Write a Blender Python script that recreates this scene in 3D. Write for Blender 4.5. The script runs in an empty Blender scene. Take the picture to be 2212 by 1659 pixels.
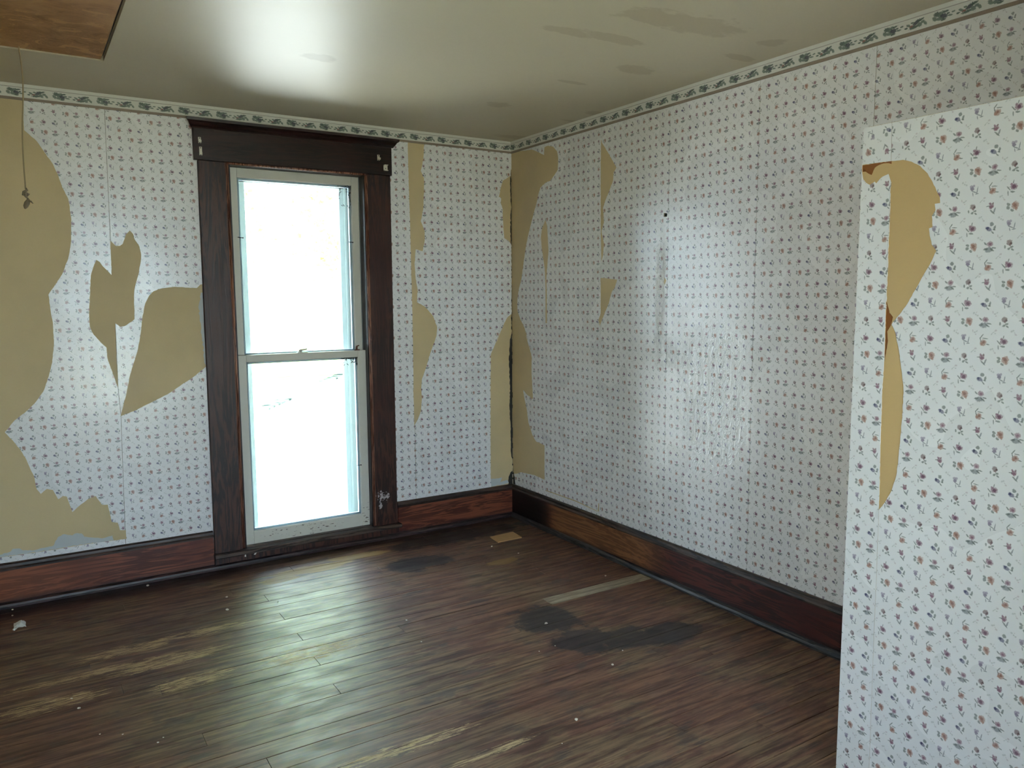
import bpy, bmesh, math, random
from mathutils import Vector, Matrix
from mathutils.geometry import delaunay_2d_cdt

# ------------------------------------------------------------------ camera
SC = bpy.context.scene
COL = SC.collection
FPX, YAW, PITCH, ROLL = 1684.35, 0.5624, -0.1118, -0.0056
CAM = Vector((-2.814, -4.4558, 1.5))
_f = Vector((math.sin(YAW) * math.cos(PITCH), math.cos(YAW) * math.cos(PITCH), math.sin(PITCH)))
_r0 = Vector((math.cos(YAW), -math.sin(YAW), 0))
_u0 = _r0.cross(_f)
_r = _r0 * math.cos(ROLL) + _u0 * math.sin(ROLL)
_u = _u0 * math.cos(ROLL) - _r0 * math.sin(ROLL)
cd = bpy.data.cameras.new('camera'); cam = bpy.data.objects.new('camera', cd); COL.objects.link(cam)
m = Matrix((( _r.x, _u.x, -_f.x, CAM.x), (_r.y, _u.y, -_f.y, CAM.y), (_r.z, _u.z, -_f.z, CAM.z), (0, 0, 0, 1)))
cam.matrix_world = m
cd.sensor_fit = 'HORIZONTAL'; cd.sensor_width = 36; cd.lens = FPX / 2212 * 36; cd.clip_start = 0.05; cd.clip_end = 500
SC.camera = cam


def hit(px, py, ax, val):
    """point where the ray through photo pixel (px,py) meets the plane axis=val"""
    d = _f + _r * ((px - 1106) / FPX) - _u * ((py - 829.5) / FPX)
    return CAM + d * ((val - CAM[ax]) / d[ax])

# ------------------------------------------------------------------ world, sun, exposure
w = bpy.data.worlds.new('sky'); SC.world = w; w.use_nodes = True
bg = w.node_tree.nodes['Background']
bg.inputs[0].default_value = (0.66, 0.82, 1.0, 1); bg.inputs[1].default_value = 6.0
sd = bpy.data.lights.new('sun', 'SUN'); sun = bpy.data.objects.new('sun', sd); COL.objects.link(sun)
sd.energy = 75; sd.color = (1, 0.96, 0.9); sd.angle = 0.01
sun.rotation_euler = Vector((1.0, -0.12, 1.15)).to_track_quat('Z', 'Y').to_euler()
sun.location = (20, -3, 24)
vs = SC.view_settings
vs.view_transform = 'Standard'; vs.look = 'None'; vs.gamma = 1; vs.use_curve_mapping = False
vs.exposure = 1.8
SC.cycles.use_denoising = True
SC.cycles.max_bounces = 5; SC.cycles.diffuse_bounces = 3; SC.cycles.glossy_bounces = 2; SC.cycles.use_adaptive_sampling = True; SC.cycles.adaptive_threshold = 0.05; SC.cycles.transparent_max_bounces = 10

# ------------------------------------------------------------------ node helpers
def srgb(r, g, b):
    f = lambda c: (c / 255 / 12.92) if c / 255 <= 0.04045 else ((c / 255 + 0.055) / 1.055) ** 2.4
    return (f(r), f(g), f(b))


class NT:
    def __init__(s, name):
        s.mat = bpy.data.materials.new(name); s.mat.use_nodes = True
        s.t = s.mat.node_tree; s.n = s.t.nodes; s.l = s.t.links
        s.bsdf = s.n['Principled BSDF']

    def new(s, kind, **kw):
        nd = s.n.new(kind)
        for k, v in kw.items(): setattr(nd, k, v)
        return nd

    def put(s, sock, v):
        if hasattr(v, 'links') or isinstance(v, bpy.types.NodeSocket): s.l.new(v, sock)
        elif isinstance(v, (tuple, list, Vector)):
            v = tuple(v)
            if sock.type == 'RGBA' and len(v) == 3: v = v + (1,)
            sock.default_value = v
        else: sock.default_value = v

    def math(s, op, a, b=0.0, c=None, clamp=False):
        nd = s.new('ShaderNodeMath', operation=op, use_clamp=clamp)
        s.put(nd.inputs[0], a); s.put(nd.inputs[1], b)
        if c is not None: s.put(nd.inputs[2], c)
        return nd.outputs[0]

    def vm(s, op, a, b=None, out=0):
        nd = s.new('ShaderNodeVectorMath', operation=op)
        s.put(nd.inputs[0], a)
        if b is not None: s.put(nd.inputs[1], b)
        return nd.outputs['Value'] if op in ('LENGTH', 'DOT_PRODUCT', 'DISTANCE') else nd.outputs[0]

    def mix(s, fac, a, b, mode='MIX'):
        nd = s.new('ShaderNodeMix', data_type='RGBA', blend_type=mode, clamp_factor=True)
        s.put(nd.inputs[0], fac); s.put(nd.inputs[6], a); s.put(nd.inputs[7], b)
        return nd.outputs[2]

    def mapr(s, v, a, b, c=0.0, d=1.0, smooth=True):
        nd = s.new('ShaderNodeMapRange', interpolation_type='SMOOTHSTEP' if smooth else 'LINEAR')
        s.put(nd.inputs[0], v)
        for i, x in enumerate((a, b, c, d)): nd.inputs[1 + i].default_value = x
        return nd.outputs[0]

    def noise(s, vec, scale=5, detail=3, rough=0.55, dist=0.0, col=False):
        nd = s.new('ShaderNodeTexNoise'); s.put(nd.inputs['Vector'], vec)
        nd.inputs['Scale'].default_value = scale; nd.inputs['Detail'].default_value = detail
        nd.inputs['Roughness'].default_value = rough; nd.inputs['Distortion'].default_value = dist
        return nd.outputs[1 if col else 0]

    def ramp(s, fac, stops, const=False):
        nd = s.new('ShaderNodeValToRGB'); cr = nd.color_ramp
        cr.interpolation = 'CONSTANT' if const else 'LINEAR'
        while len(cr.elements) > 1: cr.elements.remove(cr.elements[-1])
        for i, (p, c) in enumerate(stops):
            e = cr.elements[0] if i == 0 else cr.elements.new(p)
            e.position = p; e.color = (*c, 1)
        s.put(nd.inputs[0], fac)
        return nd.outputs[0]

    def pos(s): return s.new('ShaderNodeNewGeometry').outputs['Position']
    def obco(s): return s.new('ShaderNodeTexCoord').outputs['Object']
    def uv(s): return s.new('ShaderNodeTexCoord').outputs['UV']
    def rnd(s): return s.new('ShaderNodeObjectInfo').outputs['Random']

    def xyz(s, v):
        nd = s.new('ShaderNodeSeparateXYZ'); s.put(nd.inputs[0], v); return nd.outputs

    def comb(s, x, y, z=0.0):
        nd = s.new('ShaderNodeCombineXYZ')
        for i, v in enumerate((x, y, z)): s.put(nd.inputs[i], v)
        return nd.outputs[0]

    def spot(s, P, c, r, nz, amt=0.5, lo=0.75, hi=1.05):
        """1 inside an ellipse with a ragged edge, 0 outside"""
        d = s.vm('SUBTRACT', P, tuple(c))
        d = s.vm('MULTIPLY', d, tuple(1 / max(q, 1e-6) if q else 0 for q in r))
        L = s.vm('LENGTH', d)
        L = s.math('ADD', L, s.math('MULTIPLY', s.math('SUBTRACT', nz, 0.5), amt * 2))
        return s.mapr(L, hi, lo)

    def maxm(s, ms):
        o = ms[0]
        for x in ms[1:]: o = s.math('MAXIMUM', o, x)
        return o

    def bump(s, h, strength=0.3, dist=0.01, normal=None):
        nd = s.new('ShaderNodeBump'); s.put(nd.inputs['Height'], h)
        nd.inputs['Strength'].default_value = strength; nd.inputs['Distance'].default_value = dist
        if normal is not None: s.put(nd.inputs['Normal'], normal)
        return nd.outputs[0]

    def done(s, color=None, rough=None, normal=None, spec=None):
        b = s.bsdf.inputs
        if color is not None: s.put(b['Base Color'], color)
        if rough is not None: s.put(b['Roughness'], rough)
        if normal is not None: s.put(b['Normal'], normal)
        if spec is not None: s.put(b['Specular IOR Level'], spec)
        return s.mat


def plain(name, col, rough=0.5, var=0.12, scale=8, spec=0.5, metal=0.0):
    t = NT(name); n = t.noise(t.obco(), scale, 4)
    c = t.mix(n, tuple(x * (1 - var) for x in col), tuple(min(1, x * (1 + var)) for x in col))
    t.bsdf.inputs['Metallic'].default_value = metal
    return t.done(c, rough, spec=spec)

# ------------------------------------------------------------------ mesh helpers
def mesh_obj(name, verts, faces, mat=None, parent=None, smooth=False, uvs=None):
    me = bpy.data.meshes.new(name)
    off = parent.matrix_world.translation if parent is not None and parent.type == 'EMPTY' else Vector((0, 0, 0))
    if parent is not None and 'org' in parent: off = Vector(parent['org'])
    me.from_pydata([tuple(Vector(v) - off) for v in verts], [], [tuple(f) for f in faces])
    if uvs is not None:
        lay = me.uv_layers.new(name='UVMap')
        for lp in me.loops: lay.data[lp.index].uv = uvs[lp.vertex_index]
    me.update()
    if smooth:
        for p in me.polygons: p.use_smooth = True
    o = bpy.data.objects.new(name, me); COL.objects.link(o)
    if mat: me.materials.append(mat)
    if parent is not None: o.parent = parent
    if off.length > 0: o['org'] = tuple(off)
    return o


def empty(name, loc):
    o = bpy.data.objects.new(name, None); COL.objects.link(o); o.location = loc
    o.matrix_world = Matrix.Translation(loc); o.empty_display_size = 0.1
    return o


def box(x0, x1, y0, y1, z0, z1, bev=0.0, seg=1):
    bm = bmesh.new()
    bmesh.ops.create_cube(bm, size=1)
    for v in bm.verts:
        v.co = Vector((x0 if v.co.x < 0 else x1, y0 if v.co.y < 0 else y1, z0 if v.co.z < 0 else z1))
    if bev > 0: bmesh.ops.bevel(bm, geom=bm.edges[:], offset=bev, segments=seg, affect='EDGES', profile=0.5)
    bmesh.ops.recalc_face_normals(bm, faces=bm.faces[:])
    bm.verts.index_update()
    r = [v.co.copy() for v in bm.verts], [[v.index for v in f.verts] for f in bm.faces]
    bm.free(); return r


def join(*parts):
    V, F = [], []
    for v, f in parts:
        o = len(V); V += list(v); F += [[i + o for i in q] for q in f]
    return V, F


def prism(profile, a, b, along='x'):
    """extrude a closed (d,z) profile; along x: d is y; along y: d is x"""
    n = len(profile); V = []
    for t in (a, b):
        for d, z in profile: V.append((t, d, z) if along == 'x' else (d, t, z))
    F = [[i, (i + 1) % n, n + (i + 1) % n, n + i] for i in range(n)] + [list(range(n)), list(range(2 * n - 1, n - 1, -1))]
    bm = bmesh.new(); vs_ = [bm.verts.new(v) for v in V]
    for f in F: bm.faces.new([vs_[i] for i in f])
    bmesh.ops.recalc_face_normals(bm, faces=bm.faces[:]); bm.verts.index_update()
    r = [v.co.copy() for v in bm.verts], [[v.index for v in f.verts] for f in bm.faces]
    bm.free(); return r


def tube(pts, rads, seg=8):
    V, F = [], []
    pts = [Vector(p) for p in pts]
    if not isinstance(rads, (list, tuple)): rads = [rads] * len(pts)
    for i, p in enumerate(pts):
        d = (pts[min(i + 1, len(pts) - 1)] - pts[max(i - 1, 0)]).normalized()
        a = d.orthogonal().normalized() if i == 0 else (a - d * a.dot(d)).normalized()
        b = d.cross(a)
        for k in range(seg):
            t = 2 * math.pi * k / seg
            V.append(p + (a * math.cos(t) + b * math.sin(t)) * rads[i])
    for i in range(len(pts) - 1):
        for k in range(seg):
            F.append([i * seg + k, i * seg + (k + 1) % seg, (i + 1) * seg + (k + 1) % seg, (i + 1) * seg + k])
    F.append(list(range(seg))[::-1]); F.append([(len(pts) - 1) * seg + k for k in range(seg)])
    return V, F


def thing(o, label, cat, group=None):
    o['label'] = label; o['category'] = cat
    if group: o['group'] = group
    return o


def struct(o, label, cat):
    o['kind'] = 'structure'; o['label'] = label; o['category'] = cat
    return o

# ------------------------------------------------------------------ printed wallpaper material
LEAF = srgb(108, 116, 110); LEAF2 = srgb(128, 132, 138)
ORG = srgb(176, 130, 114); ORG2 = srgb(148, 100, 90); PNK = srgb(154, 112, 126); ROS = srgb(130, 98, 100); DRK = srgb(92, 64, 68)
MAG = srgb(142, 94, 116); MAG2 = srgb(106, 62, 88); BLU = srgb(82, 80, 120); PUR = srgb(108, 84, 124); LIL = srgb(164, 150, 172)
# (dx, dy, rx, ry, angle, colour) measured on the photographed print, in 560x470 px cells, y down
MOT = {
 'OR': [(90, -35, 92, 86, 0, ORG), (88, -38, 45, 40, 0, ORG2), (-95, -70, 52, 28, -.5, LEAF), (-100, 8, 46, 40, 0, LEAF), (10, 78, 50, 26, -.6, LEAF), (120, 40, 34, 44, .3, ORG), (35, -75, 34, 30, 0, ORG)],
 'ML': [(10, -80, 80, 62, 0, PNK), (15, -75, 38, 30, 0, MAG), (-125, -90, 54, 18, -.8, LEAF), (-20, 62, 108, 60, .1, LEAF2), (-110, 50, 62, 26, .2, LEAF), (130, 20, 62, 16, -.2, LEAF), (75, 66, 66, 18, -.6, LEAF)],
 'RB': [(-5, -90, 72, 62, 0, ROS), (48, -72, 30, 30, 0, DRK), (15, -35, 22, 34, .3, ROS), (-120, 15, 22, 38, .1, LEAF), (-10, 62, 40, 26, .5, LEAF), (70, 18, 42, 22, .3, LEAF), (90, 84, 46, 18, -.6, LEAF)],
 'TU': [(-20, -70, 68, 66, 0, PNK), (-22, -50, 56, 34, 0, MAG), (-65, -130, 24, 32, .4, MAG), (25, -135, 22, 26, 0, ROS), (-115, -70, 50, 12, .1, LEAF), (15, 75, 92, 18, -.75, LEAF), (78, 40, 80, 18, 1.25, LEAF2)],
 'LI': [(-50, -70, 52, 42, 0, PUR), (-75, -125, 44, 36, 0, LIL), (-10, -135, 40, 30, .5, LIL), (5, 5, 90, 13, -.45, LEAF2), (105, -20, 14, 84, -.15, LEAF2), (-20, 65, 13, 44, .2, LEAF2), (95, 62, 50, 12, .1, LEAF2)],
 'OB': [(-10, 30, 86, 74, 0, ORG), (0, 20, 36, 32, 0, ORG2), (-60, 60, 46, 34, .4, ORG), (-70, -130, 74, 13, .95, LEAF), (30, -78, 76, 12, -.1, LEAF), (-95, -40, 14, 60, .3, LEAF), (120, 70, 50, 13, -.15, LEAF)],
 'MP': [(20, -15, 98, 66, 0, MAG), (25, -12, 50, 42, 0, MAG2), (-50, -75, 34, 28, 0, MAG), (5, -130, 14, 42, -.2, LEAF), (-120, 15, 80, 14, -.85, LEAF), (-10, 105, 62, 22, -.15, LEAF), (-130, 130, 14, 54, .1, LEAF)],
 'BL': [(-55, 20, 88, 46, -.45, BLU), (-90, 0, 36, 34, 0, srgb(56, 54, 100)), (-50, 24, 16, 12, 0, LIL), (20, -95, 52, 46, .3, LEAF), (115, -5, 28, 52, -.2, LEAF), (100, 45, 40, 16, -.3, LEAF), (60, 110, 50, 15, -.8, LEAF)],
}
SPR = srgb(204, 203, 201); SPR2 = srgb(210, 199, 201)
SPRIG = [
 [(-60, -40, 36, 24, .5, SPR), (-10, -60, 24, 22, 0, SPR), (60, 40, 34, 20, -.4, SPR2), (25, -5, 30, 9, -.8, SPR)],
 [(-60, 40, 34, 14, .8, SPR), (-15, 0, 40, 10, .6, SPR), (50, -50, 38, 24, .2, SPR2), (40, 25, 28, 16, 0, SPR)],
 [(-60, -30, 18, 34, .2, SPR2), (0, 10, 32, 22, 0, SPR), (60, -20, 36, 16, .6, SPR), (30, 60, 22, 16, 0, SPR2)],
 [(-60, -10, 34, 26, 0, SPR), (0, 30, 24, 22, .3, SPR), (55, 55, 30, 22, 0, SPR), (20, -30, 26, 9, .7, SPR2)],
]


def lut_print(t, base, idx, local, table, n, nz, strength=1.0, size=(560., 470.), grow=1.0):
    """draw, for each of n motif kinds, the listed ellipses around the cell centre"""
    fac = t.math('DIVIDE', t.math('ADD', idx, 0.5), float(n))
    col = base
    slots = len(table[0])
    for k in range(slots):
        A, B, C = [], [], []
        for i in range(n):
            dx, dy, rx, ry, an, c = table[i][k]
            A.append((i / n, (dx / size[0] + .5, -dy / size[1] + .5, (an / math.pi) % 1.0)))
            B.append((i / n, (rx / size[0] * grow, ry / size[1] * grow, 1000)))
            C.append((i / n, c))
        a = t.ramp(fac, A, True); b = t.ramp(fac, B, True); c = t.ramp(fac, C, True)
        ang = t.math('MULTIPLY', t.xyz(a)[2], -math.pi)
        d = t.vm('SUBTRACT', local, a)
        rot = t.new('ShaderNodeVectorRotate', rotation_type='Z_AXIS')
        t.put(rot.inputs['Vector'], d); t.put(rot.inputs['Angle'], ang)
        q = t.vm('DIVIDE', rot.outputs[0], b)
        L = t.vm('LENGTH', q)
        if nz is not None: L = t.math('ADD', L, nz)
        msk = t.mapr(L, 1.2, 0.75, 0, strength)
        col = t.mix(msk, col, c)
    return col


def wallpaper(name, cw=0.04675, ch=0.0475, flip=False, crease=None):
    t = NT(name)
    uv = t.uv()
    x, y, _ = t.xyz(uv)
    paper = srgb(241, 239, 239)
    nzl = t.noise(uv, 2.2, 2)
    base = t.mix(nzl, tuple(c * .95 for c in paper), paper)
    nzf = t.math('MULTIPLY', t.math('SUBTRACT', t.noise(uv, 230, 1), 0.5), 0.9)

    def cell(ox, oy):
        cx = t.math('DIVIDE', t.math('ADD', x, ox), cw); cy = t.math('DIVIDE', t.math('ADD', y, oy), ch)
        fx = t.math('FLOOR', cx); fy = t.math('FLOOR', cy)
        loc = t.comb(t.math('SUBTRACT', cx, fx), t.math('SUBTRACT', cy, fy), 0.0)
        return fx, fy, loc
    fx, fy, loc = cell(cw * .5, ch * .5)
    i2 = t.math('FLOORED_MODULO', t.math('ADD', t.math('MULTIPLY', fx, 3.0), fy), 4.0)
    col = lut_print(t, base, i2, loc, SPRIG, 4, nzf, 0.75)
    fx, fy, loc = cell(0, 0)
    r = t.math('MULTIPLY', t.math('ADD', fy, 1.0), -1.0)            # row counted downwards
    r4 = t.math('FLOORED_MODULO', r, 4.0)
    sh = t.math('MULTIPLY', t.math('FLOOR', t.math('DIVIDE', r4, 2.0)), 2.0)
    i1 = t.math('ADD', t.math('MULTIPLY', t.math('FLOORED_MODULO', r, 2.0), 4.0), t.math('FLOORED_MODULO', t.math('ADD', fx, sh), 4.0))
    names = ['OR', 'ML', 'RB', 'TU', 'LI', 'OB', 'MP', 'BL']
    col = lut_print(t, col, i1, loc, [MOT[k] for k in names], 8, nzf, 0.72, grow=1.1)
    # relief: the paper is not quite flat, plus the creased area
    h = t.noise(uv, 3.0, 2)
    if crease:
        P = t.pos(); cr = t.noise(t.vm('MULTIPLY', uv, (3.0, 1.0, 1)), 9, 3, 0.6, 1.2)
        ridge = t.math('POWER', t.math('SUBTRACT', 1.0, t.math('ABSOLUTE', t.math('MULTIPLY', t.math('SUBTRACT', cr, 0.5), 9.0)), clamp=True), 2.0)
        msk = t.maxm([t.spot(P, c, rr, h, .3, .3, 1.1) for c, rr in crease])
        h = t.math('ADD', t.math('MULTIPLY', h, 0.6), t.math('MULTIPLY', t.math('MULTIPLY', ridge, msk), 0.5))
    nrm = t.bump(h, 0.35, 0.012)
    rough = t.mapr(nzl, 0.3, 0.7, 0.24, 0.32)
    return t.done(col, rough, nrm, spec=0.75)


GRN = srgb(82, 98, 88); GRN2 = srgb(112, 126, 114); NAV = srgb(66, 68, 80); BRD = srgb(140, 92, 86)
BORD = [
 [(-120, -90, 60, 60, .3, GRN), (-40, -60, 46, 80, -.3, GRN2), (20, 20, 60, 66, 0, NAV), (-70, 70, 50, 40, .6, GRN2), (60, -110, 50, 24, .4, GRN), (150, 40, 46, 22, -.3, GRN2), (110, -30, 26, 22, 0, GRN), (-170, 30, 36, 60, .2, GRN2), (20, 120, 46, 24, .3, GRN), (220, -40, 34, 20, .4, GRN2)],
 [(-10, -40, 50, 76, -.5, NAV), (-60, 90, 90, 34, .3, GRN), (80, -90, 70, 24, .7, GRN), (60, 50, 40, 60, .2, GRN2), (-130, 40, 34, 26, 0, BRD), (-190, -10, 30, 40, .5, GRN2), (130, -10, 36, 40, 0, GRN2), (-240, 60, 30, 22, 0, GRN), (190, 60, 26, 50, .2, GRN2), (-100, -60, 30, 26, .4, GRN2)],
]


def border_mat():
    t = NT('border_print'); uv = t.uv(); x, y, _ = t.xyz(uv)
    base = srgb(225, 223, 214)
    cw, ch = 0.0935, 0.044
    cx = t.math('DIVIDE', x, cw); fx = t.math('FLOOR', cx)
    loc = t.comb(t.math('SUBTRACT', cx, fx), t.math('DIVIDE', y, ch))
    idx = t.math('FLOORED_MODULO', fx, 2.0)
    nzf = t.math('MULTIPLY', t.math('SUBTRACT', t.noise(uv, 260, 1), 0.5), 1.2)
    col = lut_print(t, base, idx, loc, BORD, 2, nzf, 0.92, (560., 400.), grow=1.3)
    line = t.math('MULTIPLY', t.mapr(y, 0.0435, 0.0442), t.mapr(y, 0.0466, 0.0456))
    col = t.mix(t.math('MULTIPLY', line, .6), col, srgb(130, 112, 104))
    return t.done(col, 0.45)

# ------------------------------------------------------------------ other materials
def plaster_mat(name, col, dark=0.85):
    t = NT(name); P = t.pos()
    n1 = t.noise(P, 1.6, 4, .6); n2 = t.noise(t.vm('MULTIPLY', P, (1, 1, 3)), 60, 2)
    c = t.mix(t.mapr(n1, .35, .7), col, tuple(a * dark for a in col))
    c = t.mix(t.math('MULTIPLY', n2, .12), c, tuple(a * .7 for a in col))
    n3 = t.noise(P, 2.3, 2); c = t.mix(t.mapr(n3, .55, .75, 0, .35), c, (col[0] * .8, col[1] * .8, col[2] * .98))
    return t.done(c, 0.62, t.bump(t.noise(P, 140, 2), .12, .002), spec=.35)


def wood(name, dark, light, axis='z', dens=18, rough=.38, red=None, marks=None, grainy=1.0):
    t = NT(name); P = t.obco()
    sc = {'x': (1.3, dens, dens), 'y': (dens, 1.3, dens), 'z': (dens, dens, 1.3)}[axis]
    q = t.vm('MULTIPLY', P, sc)
    rn = t.math('MULTIPLY', t.rnd(), 20.0)
    q = t.vm('ADD', q, t.comb(rn, rn, rn))
    n1 = t.noise(q, 1.0, 5, .62, .8)
    wv = t.math('SINE', t.math('MULTIPLY', n1, 42.0 * grainy))
    fine = t.noise(t.vm('MULTIPLY', q, tuple((3.0 if s > 2 else .8) for s in sc)), 2.2, 3, .7)
    g = t.math('ADD', t.math('MULTIPLY', t.mapr(wv, -1, 1), .45), t.math('MULTIPLY', fine, .55))
    c = t.mix(t.mapr(g, .25, .8), dark, light)
    big = t.noise(P, 1.4, 3, .6)
    if red is not None: c = t.mix(t.mapr(big, .42, .68), c, t.mix(g, tuple(a * .5 for a in red), red))
    if marks: c = marks(t, c, g, big)
    r = t.mapr(fine, .2, .8, rough - .06, rough + .12)
    return t.done(c, r, t.bump(g, .15, .002), spec=.5)


def white_paint(name, chips=None, col=srgb(222, 218, 206)):
    t = NT(name); P = t.pos(); n = t.noise(P, 5, 4)
    c = t.mix(n, tuple(a * .9 for a in col), col)
    if chips:
        nz = t.noise(t.vm('MULTIPLY', P, (1.0, 1.0, 3.0)), 38, 4, .65)
        nz2 = t.noise(P, 20, 2)
        msk = t.maxm([t.spot(P, c0, r0, nz2, .3, .6, 1.1) for c0, r0 in chips])
        chip = t.mapr(t.math('MULTIPLY', nz, msk), .60, .63)
        c = t.mix(chip, c, srgb(86, 66, 56))
    return t.done(c, .45, t.bump(n, .1, .003))


def floor_mat():
    t = NT('floor_boards'); P = t.pos(); rn = t.rnd()
    off = t.comb(t.math('MULTIPLY', rn, 31.0), t.math('MULTIPLY', rn, 17.0), 0.0)
    Q = t.vm('ADD', P, off)
    g = t.noise(t.vm('MULTIPLY', Q, (3.0, 45.0, 1.0)), 1.0, 5, .65, .3)
    fine = t.noise(t.vm('MULTIPLY', Q, (8.0, 190.0, 1.0)), 1.0, 3, .6)
    big = t.noise(P, 1.7, 4, .6); mid = t.noise(t.vm('MULTIPLY', P, (1.0, 2.2, 1)), 5.5, 4, .62)
    g2 = t.mapr(g, .30, .70)
    c = t.mix(g2, srgb(82, 54, 44), srgb(142, 104, 84))
    c = t.mix(t.mapr(big, .42, .58, 0, .9), c, t.mix(g2, srgb(80, 62, 49), srgb(148, 122, 94)))   # olive worn areas
    pat = t.noise(t.vm('MULTIPLY', Q, (1.0, 4.0, 1)), 4.2, 5, .66)
    c = t.mix(t.mapr(pat, .50, .58, 0, .75), c, t.mix(g2, srgb(64, 40, 36), srgb(120, 80, 68)))
    c = t.mix(t.mapr(mid, .56, .66, 0, .7), c, t.mix(g2, srgb(60, 53, 50), srgb(102, 90, 82)))
    c = t.mix(t.mapr(rn, .6, 1.0, 0, .35), c, srgb(96, 66, 48))
    c = t.mix(t.mapr(fine, .45, .7, 0, .4), c, srgb(56, 41, 36))
    scr = t.noise(t.vm('MULTIPLY', Q, (4.0, 150.0, 1.0)), 1.0, 4, .7)
    scb = t.math('MULTIPLY', t.mapr(scr, .66, .70), t.mapr(t.noise(P, 2.6, 3, .6), .48, .62))
    c = t.mix(t.math('MULTIPLY', scb, .6), c, srgb(158, 134, 108))
    spk = t.mapr(t.noise(P, 130, 2), .72, .76)
    c = t.mix(t.math('MULTIPLY', spk, .5), c, srgb(150, 132, 112))
    # wear through to bare yellow wood, along the grain
    nzr = t.noise(P, 7, 3)
    worn = t.maxm([t.spot(P, (x, y, 0), (rx, ry, 0), nzr, .35, .25, 1.15) for x, y, rx, ry in
                   [(-2.2, -.84, .32, .06), (-2.5, -.86, .3, .07), (-2.38, -1.07, .35, .08), (-2.6, -1.02, .5, .05),
                    (-2.33, -1.3, .22, .09), (-2.8, -1.2, .25, .08), (-1.85, -2.18, .42, .05), (-1.55, -2.36, .25, .03), (-1.85, -1.32, .35, .12)]])
    st = t.noise(t.vm('MULTIPLY', P, (9.0, 120.0, 1)), 1.0, 5, .75)
    sc1 = t.mapr(t.math('ADD', st, t.math('MULTIPLY', worn, .17)), .635, .675)
    sc1 = t.math('MULTIPLY', sc1, t.mapr(worn, .05, .5, .12, 1))
    c = t.mix(t.math('MULTIPLY', sc1, .9), c, srgb(198, 172, 130))
    # bare patch in front of the window
    bare = t.maxm([t.spot(P, (x, y, 0), (rx, ry, 0), pat, .9, .7, 1.0) for x, y, rx, ry in
                   [(-1.5, -.31, .26, .07), (-1.22, -.24, .22, .055), (-1.72, -.37, .12, .06), (-.57, -.79, .12, .045)]])
    c = t.mix(t.math('MULTIPLY', bare, .85), c, t.mix(g, srgb(116, 88, 52), srgb(190, 160, 108)))
    # black stains
    pat2 = t.noise(P, 9, 5, .66)
    blk = t.maxm([t.spot(P, (x, y, 0), (rx * 1.1, ry * 1.1, 0), pat2, .85, .72, 1.02) for x, y, rx, ry in
                  [(-.82, -1.58, .14, .17), (-.80, -1.86, .15, .13), (-.66, -1.93, .16, .10), (-.45, -2.0, .2, .1), (-.55, -.22, .5, .12), (-1.0, -.55, .22, .12)]])
    c = t.mix(t.math('MULTIPLY', blk, .82), c, t.mix(g, srgb(26, 26, 29), srgb(52, 52, 54)))
    # dark painted margin along the walls
    x, y, z = t.xyz(P)
    mar = t.math('MULTIPLY', t.mapr(t.math('ADD', y, t.math('MULTIPLY', nzr, .08)), -.20, -.10), t.mapr(x, -1.6, -1.95))
    c = t.mix(t.math('MULTIPLY', mar, .9), c, t.mix(g, srgb(40, 18, 16), srgb(66, 32, 28)))
    mar2 = t.mapr(t.math('ADD', y, t.math('MULTIPLY', nzr, .06)), -.13, -.06)
    c = t.mix(t.math('MULTIPLY', mar2, .75), c, srgb(36, 26, 26))
    rough = t.math('ADD', t.mapr(mid, .3, .7, .39, .53), t.math('MULTIPLY', t.math('MAXIMUM', sc1, bare), .15))
    h = t.math('ADD', t.math('MULTIPLY', g, .6), t.math('MULTIPLY', fine, .4))
    return t.done(c, rough, t.bump(h, .14, .0010), spec=.31)


def ceiling_mat():
    t = NT('ceiling_paint'); P = t.pos(); n = t.noise(P, 1.2, 3); nz = t.noise(t.vm('MULTIPLY', P, (1, 1.8, 1)), 7, 5, .65)
    col = srgb(198, 187, 160)
    c = t.mix(n, col, tuple(a * .9 for a in col))
    sp = []
    for x, y, rx, ry, ang in ((1225, 68, .13, .035, 0), (1330, 84, .16, .04, 0), (1500, 52, .22, .09, 0), (1420, 40, .2, .07, 0), (1370, 150, .10, .06, 0),
                          (1670, 92, .06, .05, 0), (1080, 226, .07, .05, 0), (1290, 245, .10, .035, 0), (1235, 178, .09, .02, 0), (690, 125, .08, .05, 0), (1120, 297, .18, .06, 0), (1600, 125, .09, .03, 0), (1240, 262, .10, .02, 0)):
        q = hit(x, y, 2, 2.505)
        sp.append(t.spot(P, q, (rx * 1.15, ry * 1.15, 0), nz, .95, .7, 1.0))
    s = t.maxm(sp)
    c = t.mix(t.math('MULTIPLY', s, .42), c, srgb(152, 136, 104))
    lap = t.noise(t.vm('MULTIPLY', P, (2, 9, 1)), 1.0, 2)
    return t.done(c, .46, t.bump(t.math('ADD', t.math('MULTIPLY', lap, .5), t.noise(P, 3, 2)), .15, .01), spec=.5)


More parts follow.
